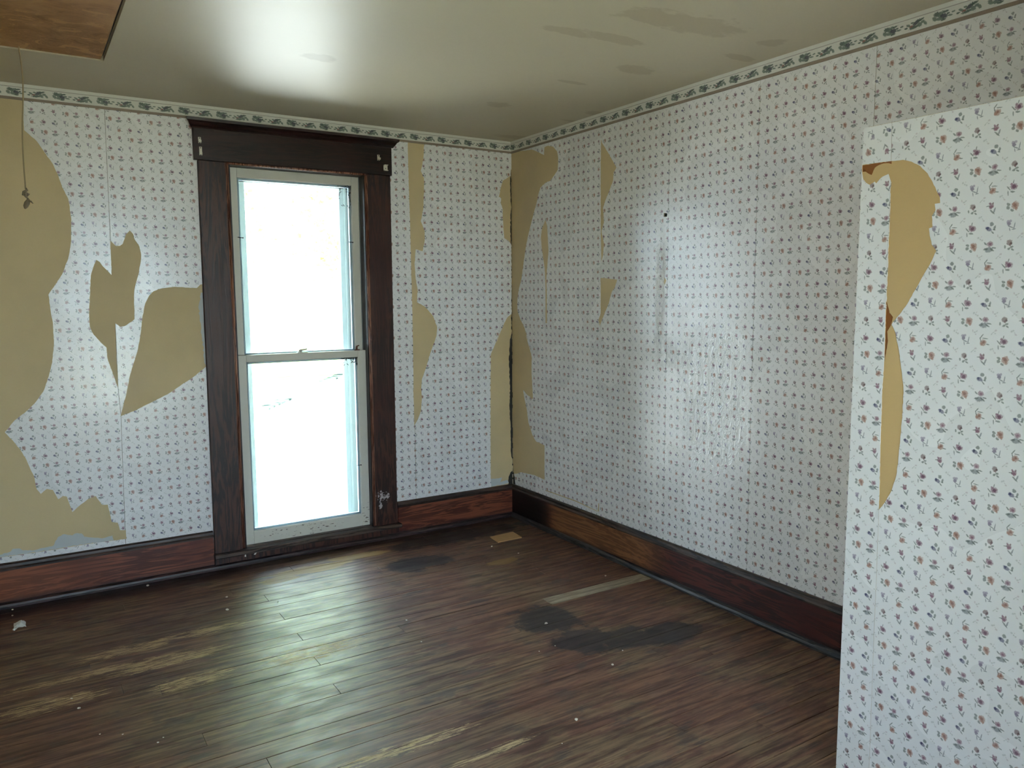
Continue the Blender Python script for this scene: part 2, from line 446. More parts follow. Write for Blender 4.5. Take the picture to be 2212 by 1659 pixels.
M = {}
M['paper'] = wallpaper('wallpaper_floral')
M['paper_creased'] = wallpaper('wallpaper_floral_creased', crease=[((0, -1.80, 1.0), (.3, .28, .5)), ((0, -1.44, 1.45), (.3, .05, .5)), ((0, -1.62, 1.2), (.3, .4, .1))])
M['border'] = border_mat()
M['plaster'] = plaster_mat('bare_tan_plaster', srgb(220, 198, 154))
M['plaster_box'] = plaster_mat('bare_ochre_board', srgb(214, 180, 126), .93)
M['kraft'] = plain('brown_kraft_layer', srgb(142, 86, 36), .7)
M['residue'] = plain('pale_grey_paste', srgb(196, 200, 200), .6, .08, 14)
M['substrate'] = plain('dark_lath_gap', srgb(58, 54, 50), .9, .4, 30)
M['ceiling'] = ceiling_mat()
M['floor'] = floor_mat()
M['subfloor'] = plain('subfloor_dark', srgb(22, 17, 14), .9)
M['taupe'] = plain('taupe_edge', srgb(150, 134, 118), .6)


def base_left_marks(t, c, g, big):
    x, y, z = t.xyz(t.pos())
    o = t.mapr(x, -2.3, -3.0); c = t.mix(t.math('MULTIPLY', o, .75), c, t.mix(g, srgb(112, 56, 30), srgb(158, 90, 54)))
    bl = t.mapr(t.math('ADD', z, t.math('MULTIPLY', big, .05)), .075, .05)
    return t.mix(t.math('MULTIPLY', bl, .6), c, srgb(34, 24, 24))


def base_right_marks(t, c, g, big):
    x, y, z = t.xyz(t.pos())
    nb = t.math('MULTIPLY', t.math('SUBTRACT', big, .5), .5); yy = t.math('ADD', y, nb)
    o = t.math('MULTIPLY', t.mapr(yy, -.35, -.55), t.mapr(yy, -1.6, -1.25))
    c = t.mix(t.math('MULTIPLY', o, .85), c, t.mix(g, srgb(86, 50, 30), srgb(176, 120, 80)))
    k = t.mapr(yy, -.52, -.30); c = t.mix(t.math('MULTIPLY', k, .95), c, srgb(18, 15, 15))
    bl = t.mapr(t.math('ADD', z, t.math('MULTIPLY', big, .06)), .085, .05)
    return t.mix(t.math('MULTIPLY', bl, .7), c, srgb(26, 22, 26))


def casing_marks(t, c, g, big):
    P = t.pos(); nz = t.noise(P, 70, 3, .6)
    m0 = t.maxm([t.spot(P, hit(823, 1072, 1, -.025), (.026, .05, .040), nz, 1.9, .5, .62), t.spot(P, hit(836, 1072, 1, -.025), (.022, .05, .032), nz, 1.9, .5, .62),
                 t.spot(P, hit(822, 1093, 1, -.025), (.015, .05, .028), nz, 1.3, .6, .72)])
    return t.mix(t.math('MULTIPLY', m0, .9), c, srgb(196, 190, 192))


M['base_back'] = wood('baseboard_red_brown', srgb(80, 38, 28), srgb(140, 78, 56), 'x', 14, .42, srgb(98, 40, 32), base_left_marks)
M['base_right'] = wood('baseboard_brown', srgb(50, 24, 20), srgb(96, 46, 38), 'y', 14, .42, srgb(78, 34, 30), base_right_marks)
M['cap'] = wood('baseboard_cap', srgb(38, 26, 23), srgb(74, 54, 46), 'x', 14, .4)
M['cap_y'] = wood('baseboard_cap_side', srgb(36, 26, 22), srgb(72, 56, 46), 'y', 14, .42)
M['shoe'] = wood('shoe_moulding', srgb(30, 20, 22), srgb(66, 48, 48), 'x', 16, .34)
M['shoe_y'] = wood('shoe_moulding_side', srgb(28, 26, 28), srgb(70, 66, 64), 'y', 16, .4)
M['casing'] = wood('window_casing', srgb(36, 20, 16), srgb(78, 46, 36), 'z', 13, .4, srgb(68, 33, 27), casing_marks, 1.2)
M['head'] = wood('window_head', srgb(22, 13, 12), srgb(46, 26, 23), 'x', 14, .34, srgb(56, 24, 22))
M['bead'] = wood('window_bead_highlight', srgb(96, 60, 48), srgb(160, 112, 92), 'z', 20, .25)  # wood lightened: window light glinting on the rounded beads is put into the colour
M['jamb'] = plain('jamb_dark', srgb(30, 24, 26), .4)
M['stool'] = wood('window_stool', srgb(40, 28, 26), srgb(92, 76, 66), 'x', 16, .4)
M['sash'] = white_paint('sash_cream_paint', [((-1.42, .03, .13), (.38, .1, .05)), ((-1.06, .03, .18), (.05, .1, .12))])
M['stormframe'] = white_paint('storm_frame_paint', None, srgb(176, 188, 186))
M['putty'] = white_paint('blue_grey_putty', None, srgb(168, 182, 192))
M['steel'] = plain('dark_nail_steel', srgb(56, 48, 46), .5, .2, 40, .5, .6)
M['bracket'] = plain('white_enamel', srgb(220, 214, 198), .4)
M['rust'] = plain('rusty_latch', srgb(112, 66, 42), .7, .3, 60)
M['lock'] = plain('painted_lock', srgb(196, 192, 184), .4, .15, 40)
M['web'] = plain('dirty_cobweb', srgb(60, 58, 56), .9)


def glass_mat():
    t = NT('window_glass'); t.n.remove(t.bsdf)
    tr = t.new('ShaderNodeBsdfTransparent'); gl = t.new('ShaderNodeBsdfGlossy'); gl.inputs['Roughness'].default_value = .03
    tr.inputs[0].default_value = (.95, .98, .97, 1)
    fr = t.new('ShaderNodeFresnel'); fr.inputs[0].default_value = 1.5
    mx = t.new('ShaderNodeMixShader'); t.l.new(fr.outputs[0], mx.inputs[0]); t.l.new(tr.outputs[0], mx.inputs[1]); t.l.new(gl.outputs[0], mx.inputs[2])
    t.l.new(mx.outputs[0], t.n['Material Output'].inputs[0])
    return t.mat


M['glass'] = glass_mat()


def hatch_mat():
    t = NT('hatch_board'); P = t.pos()
    n = t.noise(t.vm('MULTIPLY', P, (3, 5, 1)), 2.6, 6, .7, 1.2); b = t.noise(P, 3, 3)
    wv = t.math('SINE', t.math('MULTIPLY', n, 26.0))
    c = t.mix(t.mapr(n, .3, .7), srgb(132, 88, 44), srgb(196, 146, 92))
    c = t.mix(t.mapr(wv, .6, 1.0, 0, .4), c, srgb(104, 66, 32))
    c = t.mix(t.mapr(b, .45, .7, 0, .6), c, srgb(204, 160, 112))
    return t.done(c, .6, t.bump(n, .2, .003))


M['hatch'] = hatch_mat()
M['cord'] = plain('tan_cord', srgb(170, 152, 118), .8)
M['pull'] = plain('cord_knot', srgb(132, 118, 96), .7)

# ------------------------------------------------------------------ room shell
HC = 2.505; XL = -3.45; YF = -5.05
WX0, WX1, WZ0, WZ1 = -1.818, -1.030, 0.085, 2.218
BXX, BXY, BXZ = -0.73, -3.0455, 1.977
TH = 0.2


def wall_hole(x0, x1, yin, yout, hx0, hx1, hz0, hz1, z0=-.1, z1=HC + .15):
    a, b = min(yin, yout), max(yin, yout)
    return join(box(x0, hx0, a, b, z0, z1), box(hx1, x1, a, b, z0, z1), box(hx0, hx1, a, b, z0, hz0), box(hx0, hx1, a, b, hz1, z1))


wall_back = struct(mesh_obj('wall_back', *wall_hole(XL - .02, TH, 0.0, TH, WX0, WX1, WZ0, WZ1), M['substrate']),
                   'window wall with torn floral wallpaper over tan plaster', 'wall')
wall_right = struct(mesh_obj('wall_right', *box(0, TH, YF - TH, 0, -.1, HC + .15), M['substrate']),
                    'long side wall with sprigged floral wallpaper meeting the window wall', 'wall')
W2C, W2S = -1.95, 1.55                                                     # centre of the window behind the camera
wall_front = struct(mesh_obj('wall_front', *wall_hole(XL - .02, TH, YF, YF - TH, W2C - .394 * W2S, W2C + .394 * W2S, WZ0, WZ1), M['plaster']),
                    'plastered wall facing the window wall', 'wall')
wall_left = struct(mesh_obj('wall_left', *box(XL - TH, XL, YF - TH, TH, -.1, HC + .15), M['plaster']),
                   'plastered side wall opposite the floral wall', 'wall')
wall_box = struct(mesh_obj('wall_stairwell', *box(BXX, -.008, YF, BXY, 0, BXZ, .012, 2), M['plaster_box']),
                  'papered stairwell enclosure standing out from the floral wall, shorter than the ceiling', 'wall')
# ceiling with the attic opening
hx0, hx1, hy0, hy1 = -3.10, -2.437, -1.98, -0.612
struct(mesh_obj('ceiling', *join(box(XL - .02, hx0, YF - TH, TH, HC, HC + .12), box(hx1, TH, YF - TH, TH, HC, HC + .12),
                                 box(hx0, hx1, YF - TH, hy0, HC, HC + .12), box(hx0, hx1, hy1, TH, HC, HC + .12)), M['ceiling']),
       'cream painted ceiling with tan stains and an attic opening', 'ceiling')
floor = struct(mesh_obj('floor', *box(XL - .02, .02, YF - .02, .02, -.12, -.0215), M['subfloor']), 'dark worn narrow board floor', 'floor')

# floor boards: each one a piece of the floor
rnd = random.Random(7)
PW, PO = 0.0895, -0.018
M['grey_board'] = wood('bare_grey_board', srgb(126, 112, 92), srgb(170, 154, 128), 'x', 30, .5)


def plank(x0, x1, k, mat):
    y1 = PO - PW * k; y0 = y1 - PW
    g = .0004 + rnd.random() * .0004 + (.0009 if rnd.random() < .3 else 0); dz = rnd.uniform(-.0007, .0002)
    v, f = box(x0 + .0006, x1 - .0006, y0 + g, y1 - g, -.02, dz, .0007)
    o = mesh_obj('plank', v, f, mat, floor)
    return o


special = {6: [-1.85], 9: [-1.848], 12: [-1.845], 15: [-1.856, -.692], 18: [-1.866], 8: [-.662]}
for k in range(-1, 47):
    xs = [XL - .005]
    if k in special: cuts = special[k]
    else:
        cuts = [XL + rnd.uniform(.3, 3.1)]
        if rnd.random() < .45: cuts.append(XL + rnd.uniform(.3, 3.1))
    for c in sorted(cuts):
        if c - xs[-1] > .3: xs.append(c)
    xs.append(.005)
    for a, b in zip(xs[:-1], xs[1:]):
        grey = (k == 15 and a > -.8)
        plank(a, b, k, M['grey_board'] if grey else M['floor'])
nk = PO - PW * 47
mesh_obj('rear_boards', *box(XL, 0, YF, nk, -.02, 0), M['floor'], floor)

# ------------------------------------------------------------------ torn paper layers
def crop(x0, y0, sc, pts): return [(x0 + x / sc, y0 + y / sc) for x, y in pts]
A_ = lambda *p: crop(0, 400, 3.3188, p)
B_ = lambda *p: crop(0, 850, 3.457, p)
C_ = lambda *p: crop(830, 270, 3.3175, p)
D_ = lambda *p: crop(830, 700, 3.016, p)
E_ = lambda *p: crop(1300, 300, 3.318, p)
G_ = lambda *p: crop(1700, 180, 3.19, p)
H_ = lambda *p: crop(1700, 650, 3.0156, p)

jr = random.Random(3)


def rough_edge(poly, step=.012, amp=.0011, closed=True):
    out = []
    n = len(poly)
    for i in range(n if closed else n - 1):
        a = Vector(poly[i]); b = Vector(poly[(i + 1) % n]); L = (b - a).length
        k = max(1, int(L / step)); nrm = Vector((-(b - a).y, (b - a).x)) / max(L, 1e-9)
        for j in range(k):
            p = a.lerp(b, j / k)
            if j: p = p + nrm * jr.uniform(-amp, amp)
            out.append((p.x, p.y))
    if not closed: out.append(tuple(poly[-1]))
    return out


def inside(poly, x, y):
    c = False; n = len(poly); j = n - 1
    for i in range(n):
        xi, yi = poly[i]; xj, yj = poly[j]
        if (yi > y) != (yj > y) and x < (xj - xi) * (y - yi) / (yj - yi) + xi: c = not c
        j = i
    return c


def cdt(rect, polys, lines=()):
    V, Ed = [], []

    def loop(pts, closed=True):
        o = len(V); V.extend(Vector(p) for p in pts); n = len(pts)
        for i in range(n if closed else n - 1): Ed.append((o + i, o + (i + 1) % n))
    loop([(rect[0], rect[2]), (rect[1], rect[2]), (rect[1], rect[3]), (rect[0], rect[3])])
    for p in polys: loop(p)
    for l in lines: loop(l, False)
    v, e, f, *_ = delaunay_2d_cdt(V, Ed, [], 0, 1e-6)
    out = []
    for t in f:
        t = list(t)
        ar = sum(v[t[i]].x * v[t[(i + 1) % 3]].y - v[t[(i + 1) % 3]].x * v[t[i]].y for i in range(3))
        out.append(t if ar > 0 else t[::-1])
    return v, out


def skin(name, v, tris, to3, d0, d1, mat, parent, uvf=None, label=None):
    """a sheet between depth d0 and d1 over the wall, with edges"""
    if not tris: return None
    idx = {}; V = []; UV = []

    def vid(i, d):
        k = (i, d)
        if k not in idx:
            idx[k] = len(V); V.append(to3(v[i].x, v[i].y, d)); UV.append(uvf(v[i].x, v[i].y) if uvf else (v[i].x, v[i].y))
        return idx[k]
    F = [[vid(i, d1) for i in t] for t in tris]
    cnt = {}
    for t in tris:
        for i in range(3):
            a, b = t[i], t[(i + 1) % 3]
            cnt[(a, b)] = cnt.get((a, b), 0) + 1
    for (a, b) in cnt:
        if (b, a) not in cnt: F.append([vid(a, d0), vid(b, d0), vid(b, d1), vid(a, d1)])
    o = mesh_obj(name, V, F, mat, parent, uvs=UV)
    if label: o['label'] = label
    return o


back3 = lambda s, z, d: (s, -d, z)
right3 = lambda s, z, d: (-d, -s, z)
box3 = lambda s, z, d: (BXX - d, -s, z)
toB = lambda pts: [(q.x, q.z) for q in (hit(x, y, 1, -.005) for x, y in pts)]
toR = lambda pts: [(-q.y, q.z) for q in (hit(x, y, 0, -.005) for x, y in pts)]
toX = lambda pts: [(-q.y, q.z) for q in (hit(x, y, 0, BXX - .002) for x, y in pts)]
CW, CH = 0.04675, 0.0475
D_PL, D_PA = .0045, .0058            # depth of plaster face and of paper face


def uv_from_blue(s, z): return lambda a, b: (a - (s - 3.5 * CW), b - (z + 1.5 * CH))


def flipped(f, s, z): return lambda a, b: f(2 * s - a, 2 * z - b)

# --- window wall
big_left = [(48, 190), (49, 240), (52, 281)] + [(78.5, 304), (96, 329), (114, 354), (124, 375), (134, 404)] + \
    A_((490, 100), (510, 230), (510, 400), (490, 520), (445, 640), (385, 730), (347, 785), (360, 880), (380, 1000), (387, 1130), (375, 1270), (350, 1370), (310, 1480)) + \
    B_((262, 70), (200, 130), (110, 200), (35, 290), (90, 345), (145, 410), (190, 480), (225, 560), (255, 620), (262, 660), (275, 715), (305, 750), (350, 712), (395, 720), (435, 790), (470, 765), (500, 770), (540, 885), (590, 840), (655, 790), (715, 765), (760, 830), (805, 830), (835, 960), (880, 965), (895, 1020), (940, 1020), (945, 1085), (640, 1127), (300, 1183), (0, 1225))
bl = toB(big_left)
zl = bl[-1][1]; bl = rough_edge(bl, closed=False) + [(XL, zl - .03), (XL, 2.6)]
lobes = rough_edge(toB(A_((690, 535), (715, 550), (735, 580), (800, 645), (795, 500), (790, 395), (830, 435), (860, 435), (880, 420), (905, 350), (930, 325), (955, 350), (965, 390), (1000, 440), (1012, 500), (1005, 570), (990, 650), (965, 740), (960, 800), (965, 900), (965, 960), (930, 985), (895, 1010), (860, 1015), (826, 990), (836, 1250), (848, 1460), (820, 1380), (790, 1300), (770, 1240), (765, 1165), (725, 1130), (670, 1070), (645, 1020), (638, 930), (640, 860), (650, 650), (665, 600))))
byw = rough_edge(toB(A_((1520, 705), (1435, 712), (1410, 738), (1350, 735), (1250, 728), (1150, 742), (1100, 760), (1070, 790), (1040, 850), (1020, 950), (1010, 1050), (990, 1170), (960, 1270), (930, 1370), (900, 1520), (865, 1655), (960, 1620), (1080, 1560), (1200, 1500), (1290, 1440), (1400, 1365), (1480, 1300), (1530, 1270))))
strip4 = rough_edge(toB(C_((168, 110), (168, 145), (175, 420), (185, 700), (192, 1000), (200, 1300), (205, 1500)) + D_((186, 20), (190, 400), (195, 662), (220, 620), (240, 560), (245, 480), (240, 420), (245, 360), (270, 290), (300, 190), (340, 80), (345, 30)) +
                        C_((375, 1520), (380, 1450), (350, 1370), (290, 1300), (235, 1270), (240, 1180), (225, 1100), (218, 1000), (225, 890), (275, 905), (290, 830), (290, 760), (262, 690), (280, 600), (285, 480), (285, 380), (262, 330), (275, 270), (283, 210), (285, 115))))
cornA = rough_edge(toB(C_((960, 350), (905, 365), (850, 400), (835, 450), (825, 500), (820, 515), (838, 520), (835, 560), (850, 610), (848, 650), (855, 750), (860, 810), (890, 830), (918, 865), (960, 900))))
cornB = rough_edge(toB(C_((960, 1330), (918, 1350), (885, 1375), (860, 1420), (830, 1490), (805, 1560)) + D_((770, 0), (735, 100), (695, 195), (692, 400), (692, 700), (693, 1000), (697, 1065), (900, 1035))))
resid = rough_edge(toB(B_((-60, 1212), (0, 1205), (80, 1180), (95, 1160), (150, 1158), (165, 1170), (250, 1172), (340, 1150), (400, 1135), (430, 1075), (480, 1050), (540, 1060), (560, 1045), (610, 1045), (630, 1070), (760, 1082), (840, 1060), (850, 1097), (650, 1122), (300, 1180), (0, 1222), (-60, 1231))), .008, .002)
resid2 = rough_edge(toB(A_((1490, 760), (1440, 770), (1425, 860), (1432, 960), (1450, 1100), (1462, 1240), (1475, 1290), (1500, 1290))), .01, .004)
resid3 = rough_edge(toB(D_((690, 1010), (745, 1005), (770, 1000), (755, 1030), (800, 1015), (815, 1035), (700, 1060))), .008, .002)
band = [(XL, zl - .03)] + toB(B_((0, 1225), (300, 1183), (640, 1127), (945, 1085), (948, 1200))) + [(-2.36, 0.1), (XL, .1)]
gapw = [(.02, 2.33), (-.004, 2.33), (-.007, 2.25), (-.003, 2.1), (-.008, 1.95), (-.004, 1.8), (-.003, 1.5), (-.006, 1.32), (-.004, 1.26), (-.012, 1.2), (-.016, 1.05), (-.012, .9), (-.015, .75), (-.010, .6), (-.011, .45), (-.004, .38), (-.003, .31), (-.012, .30), (-.02, .27), (-.022, .2), (.02, .2)]
gapw = rough_edge([(min(a * 2.0, -.009) if a < 0 else a, b) for a, b in gapw], .012, .003)
winrect = [(WX0 - .1, -.1), (WX1 + .1, -.1), (WX1 + .1, 2.3), (WX0 - .1, 2.3)]
seam0 = toB([(225, 215), (238, 510), (249, 700), (255.3, 840), (261, 895), (268, 1150)])
seam0 = [(seam0[0][0], HC)] + seam0[1:-1] + [(seam0[-1][0], .02)]


def seam_at(z):
    for (a, za), (b, zb) in zip(seam0[:-1], seam0[1:]):
        if zb <= z <= za: return a + (b - a) * (za - z) / max(za - zb, 1e-9)
    return seam0[-1][0]


seamsB = [None, -.738]
R0 = (XL, 0.0, 0.02, HC)
cl = lambda poly: [(min(max(a, R0[0]), R0[1]), min(max(b, R0[2]), R0[3])) for a, b in poly]
torn = [cl(p) for p in (bl, lobes, byw, strip4, cornA, cornB)]
band_c, gap_c, win_c = cl(band), cl(gapw), cl(winrect)
res_c = [cl(p) for p in (resid, resid2, resid3)]
SG = .0009
slines = [[(-.738 + e, R0[2]), (-.738 + e, R0[3])] for e in (-SG, SG)] + [[(a + e, b) for a, b in seam0] for e in (-SG, SG)]
v, tris = cdt(R0, torn + [band_c, gap_c, win_c] + res_c, slines)
lab = {}
for t in tris:
    x = sum(v[i].x for i in t) / 3; z = sum(v[i].y for i in t) / 3
    if inside(win_c, x, z): continue
    seamsB[0] = seam_at(z)
    if inside(gap_c, x, z): continue
    if any(abs(x - s) < SG for s in seamsB) and not any(inside(p, x, z) for p in torn): continue
    lab.setdefault('plaster', []).append(t)
    if any(inside(p, x, z) for p in res_c): lab.setdefault('res', []).append(t)
    if inside(band_c, x, z): lab.setdefault('band', []).append(t); continue
    if any(inside(p, x, z) for p in torn): continue
    if any(abs(x - s) < SG for s in seamsB): continue
    i = sum(x > s for s in seamsB)
    if i == 1 and x < WX0: i = 1
    elif i == 1: i = 3
    lab.setdefault(i, []).append(t)
skin('plaster', v, lab['plaster'], back3, 0, D_PL, M['plaster'], wall_back)
skin('paste_residue', v, lab['res'], back3, D_PL, D_PL + .0004, M['residue'], wall_back)
fB = uv_from_blue(*[(q.x, q.z) for q in [hit(206.8, 894.8, 1, 0)]][0])
for i in (0, 1, 3, 2):
    if i in lab: skin('wallpaper_strip', v, lab[i], back3, D_PL, D_PA + jr.uniform(0, .0003), M['paper'], wall_back, fB)
q = hit(150, 1180, 1, 0)
skin('wallpaper_strip', v, lab['band'], back3, D_PL, D_PA, M['paper'], wall_back, flipped(fB, q.x, q.z))

# --- long side wall
RR = (0.0, 5.05, 0.02, HC)
clR = lambda poly: [(min(max(a, RR[0]), RR[1]), min(max(b, RR[2]), RR[3])) for a, b in poly]
corn = toR(C_((880, 195), (935, 193), (1060, 176), (1115, 200), (1145, 215), (1148, 160), (1175, 148), (1210, 155), (1240, 190), (1248, 240), (1245, 320), (1220, 360), (1190, 400), (1155, 415), (1120, 450), (1105, 500), (1090, 570), (1070, 640), (1050, 720), (1030, 800), (1015, 880), (1000, 980), (985, 1100), (965, 1180), (955, 1250), (955, 1330), (975, 1390), (1005, 1450), (1030, 1540), (1050, 1630)) +
           D_((925, 80), (950, 150), (962, 220), (960, 300), (965, 400), (970, 490), (930, 460), (905, 430), (915, 490), (930, 560), (940, 640), (965, 720), (990, 765), (1045, 790), (1045, 1015), (980, 985), (890, 965), (865, 975), (780, 975)))
corn = rough_edge(corn)
slit = rough_edge(toR(C_((1155, 680), (1130, 740), (1122, 800), (1128, 880), (1140, 960), (1150, 1030), (1155, 1150), (1155, 1420), (1168, 1420), (1166, 1200), (1163, 1100), (1170, 1000), (1178, 900), (1172, 780), (1168, 720))))
p9 = rough_edge(toR(C_((1553, 100), (1562, 130), (1575, 150), (1600, 190), (1640, 260), (1665, 305), (1645, 340), (1640, 400), (1615, 470), (1590, 530), (1570, 590), (1575, 700), (1558, 760), (1575, 850), (1570, 930), (1555, 985), (1551, 700), (1551, 400))))
p10 = rough_edge(toR(C_((1551, 1095), (1600, 1100), (1670, 1108), (1655, 1160), (1630, 1200), (1610, 1280), (1580, 1350), (1545, 1440), (1535, 1400), (1550, 1350))))
hole1 = toR([(1434.5, 460), (1442, 461), (1441, 468), (1434, 468)])
hole2 = toR([(1436, 599), (1440, 606), (1436, 615), (1434, 610)])
flapv = toR(D_((1393, 1170), (1400, 1165), (1400, 1222), (1390, 1220)))
flaph = toR(D_((1050, 1080), (1130, 1108), (1250, 1150), (1390, 1218), (1390, 1223), (1250, 1158), (1130, 1114), (1050, 1086)))
gapr = rough_edge([(0, 2.3), (.004, 2.3), (.003, 2.0), (.005, 1.6), (.004, 1.3), (.006, 1.0), (.005, .6), (.006, .36), (.014, .3), (.03, .262), (.035, .2), (0, .2)], .012, .001)
seamsR = [.401, .948, 1.491, 2.05, 2.6, 3.15, 3.7, 4.25, 4.8]
tornR = [clR(p) for p in (corn, slit, p9, p10)]
dark = [clR(p) for p in (gapr, hole1)]
dark2 = [clR(p) for p in (flapv, flaph, hole2)]
slines = [[(s + e, RR[2]), (s + e, RR[3])] for s in seamsR for e in (-SG, SG)]
v, tris = cdt(RR, tornR + dark + dark2, slines)
lab = {}
for t in tris:
    x = sum(v[i].x for i in t) / 3; z = sum(v[i].y for i in t) / 3
    if any(inside(p, x, z) for p in dark): continue
    if any(abs(x - s) < SG for s in seamsR) and not any(inside(p, x, z) for p in tornR): continue
    lab.setdefault('plaster', []).append(t)
    if any(inside(p, x, z) for p in tornR + dark2): continue
    if any(abs(x - s) < SG for s in seamsR): continue
    lab.setdefault(sum(x > s for s in seamsR), []).append(t)
skin('plaster', v, lab['plaster'], right3, 0, D_PL, M['plaster'], wall_right)
fR = uv_from_blue(2.516, 1.259)
for i in sorted(k for k in lab if k != 'plaster'):
    skin('wallpaper_strip', v, lab[i], right3, D_PL, D_PA + jr.uniform(0, .0004), M['paper_creased'] if i in (2, 3, 4) else M['paper'], wall_right, fR)

# --- stairwell enclosure face
XR = (-BXY + .004, 5.04, .0, BXZ - .004)
clX = lambda poly: [(min(max(a, XR[0]), XR[1]), min(max(b, XR[2]), XR[3])) for a, b in poly]
tornX = rough_edge(toX(G_((519, 563), (620, 548), (722, 535), (800, 527), (860, 540), (920, 570), (970, 620), (1005, 680), (1030, 735), (1055, 790), (1057, 825), (1020, 830), (1025, 875), (1000, 915), (1005, 990), (980, 1000), (985, 1050), (998, 1110), (1030, 1155), (1000, 1220), (960, 1290), (910, 1380), (880, 1430), (830, 1520), (780, 1590)) +
                       H_((750, 70), (690, 140), (683, 155), (705, 200), (730, 320), (750, 470), (760, 580), (755, 720), (740, 880), (725, 1060), (710, 1150), (680, 1240), (640, 1310), (598, 1364), (603, 1200), (610, 900), (620, 600), (632, 400), (645, 150)) +
                       G_((683, 1600), (690, 1400), (705, 1000), (718, 680), (700, 625), (655, 645), (615, 690), (605, 678), (570, 700), (545, 685), (525, 660), (518, 620))), .008, .0008)
brown1 = rough_edge(toX(G_((519, 565), (620, 549), (721, 537), (720, 556), (700, 550), (665, 552), (630, 565), (605, 582), (595, 602), (582, 632), (560, 622), (540, 608), (519, 610))), .006, .0008)
brown2 = rough_edge(toX(G_((684, 1500), (700, 1550), (708, 1590)) + H_((665, 70), (690, 105), (676, 160), (652, 200), (657, 260), (645, 340), (634, 402), (640, 200), (645, 60))), .006, .0008)
seamX = toX([(1928, 230), (1927, 268), (1925, 346), (1924, 395), (1919, 500), (1914, 640), (1910, 780), (1904, 900), (1900, 1060), (1898, 1102), (1893, 1250), (1888, 1360), (1883, 1500), (1878, 1640), (1874, 1750)])
seamX = [(seamX[0][0], XR[3])] + seamX[1:-1] + [(seamX[-2][0], XR[2])]
leftX = clX([(XR[0], XR[3])] + seamX + [(XR[0], XR[2])])
leftX2 = clX([(XR[0] - .0, XR[3])] + [(a + .0012, b) for a, b in seamX] + [(XR[0], XR[2])])
zt = toX(G_((620, 548)))[0][1]
nick = toX([(1862, 277), (1868, 274), (1865, 282), (1862, 284)])
v, tris = cdt(XR, [clX(tornX), clX(brown1), clX(brown2), leftX, leftX2, clX(nick)])
lab = {}
for t in tris:
    x = sum(v[i].x for i in t) / 3; z = sum(v[i].y for i in t) / 3
    if inside(brown1, x, z) or inside(brown2, x, z) or inside(nick, x, z): lab.setdefault('brown', []).append(t); continue
    lab.setdefault('board', []).append(t)
    if inside(tornX, x, z): continue
    L = inside(leftX, x, z); L2 = inside(leftX2, x, z)
    if L2 and not L: continue
    if L: lab.setdefault('LT' if z > zt - .01 else 'L', []).append(t)
    else: lab.setdefault('R', []).append(t)
skin('kraft_layer', v, lab['brown'], box3, 0, .0006, M['kraft'], wall_box, label='dark brown layer showing in the deepest tears')
skin('backing_board', v, lab['board'], box3, 0, .0016, M['plaster_box'], wall_box)
fX = uv_from_blue(3.321, .809)
skin('wallpaper_strip', v, lab['R'], box3, .0016, .0030, M['paper'], wall_box, fX)
qx = toX([(1895, 875)])[0]
skin('wallpaper_strip', v, lab['L'], box3, .0016, .0027, M['paper'], wall_box, uv_from_blue(qx[0], qx[1]))
if 'LT' in lab: skin('wallpaper_strip', v, lab['LT'], box3, .0016, .0031, M['paper'], wall_box, flipped(uv_from_blue(qx[0], qx[1]), 3.08, 1.9))

# ------------------------------------------------------------------ border trim under the ceiling
prof = [(.0, 2.444), (.013, 2.444), (.013, 2.487), (.016, 2.489), (.016, HC), (0, HC)]
lip = [(0, 2.4325), (.009, 2.4325), (.009, 2.4445), (0, 2.4445)]


def trim(name, along, a, b, label):
    P = [(-d - .003 if along == 'x' else -d - .003, z) for d, z in prof]
    V, F = prism(P, a, b, along)
    uvs = [((p[0] if along == 'x' else -p[1]), p[2] - 2.444) for p in V]
    o = mesh_obj(name, V, F, M['border'], uvs=uvs)
    struct(o, label, 'border')
    V, F = prism([(-d - .003, z) for d, z in lip], a, b, along)
    mesh_obj('lip', V, F, M['taupe'], o)
    return o


trim('trim_1', 'x', XL, -.003, 'narrow vine border strip along the top of the window wall')
trim('trim_2', 'y', YF, -.003, 'narrow vine border strip along the top of the floral side wall')

# ------------------------------------------------------------------ baseboards
def baseboard(name, along, a, b, mats, label, shoe=True, par=None):
    d = D_PA - .002
    face = [(-d, 0), (-.024, 0), (-.024, .185), (-d, .185)]
    cap = [(-d, .185), (-.030, .185), (-.030, .192), (-.024, .200), (-.022, .212), (-.014, .219), (-d, .219)]
    sh = [(-.024, -.002), (-.046, -.002), (-.046, .010), (-.042, .020), (-.034, .026), (-.024, .028)]
    if par is None:
        o = mesh_obj(name, *prism(face, a, b, along), mats[0]); struct(o, label, 'baseboard')
    else:
        o = mesh_obj('board', *prism(face, a, b, along), mats[0], par)
    mesh_obj('cap', *prism(cap, a, b, along), mats[1], o)
    if shoe: mesh_obj('shoe_moulding', *prism(sh, a, b, along), mats[2], o)
    return o


bb = baseboard('baseboard_back', 'x', XL, -1.979, (M['base_back'], M['cap'], M['shoe']), 'red-brown stained wooden baseboard below the torn plaster beside the window', False)
mesh_obj('shoe_moulding', *prism([(-.024, -.002), (-.046, -.002), (-.046, .010), (-.042, .020), (-.034, .026), (-.024, .028)], XL, -.024, 'x'), M['shoe'], bb)
baseboard('baseboard_corner', 'x', -.872, -.022, (M['base_back'], M['cap'], M['shoe']), 'short dark red baseboard between the window and the room corner', False)
baseboard('baseboard_right', 'y', BXY - .05, -.010, (M['base_right'], M['cap_y'], M['shoe_y']), 'long brown and dark red baseboard along the floral side wall')

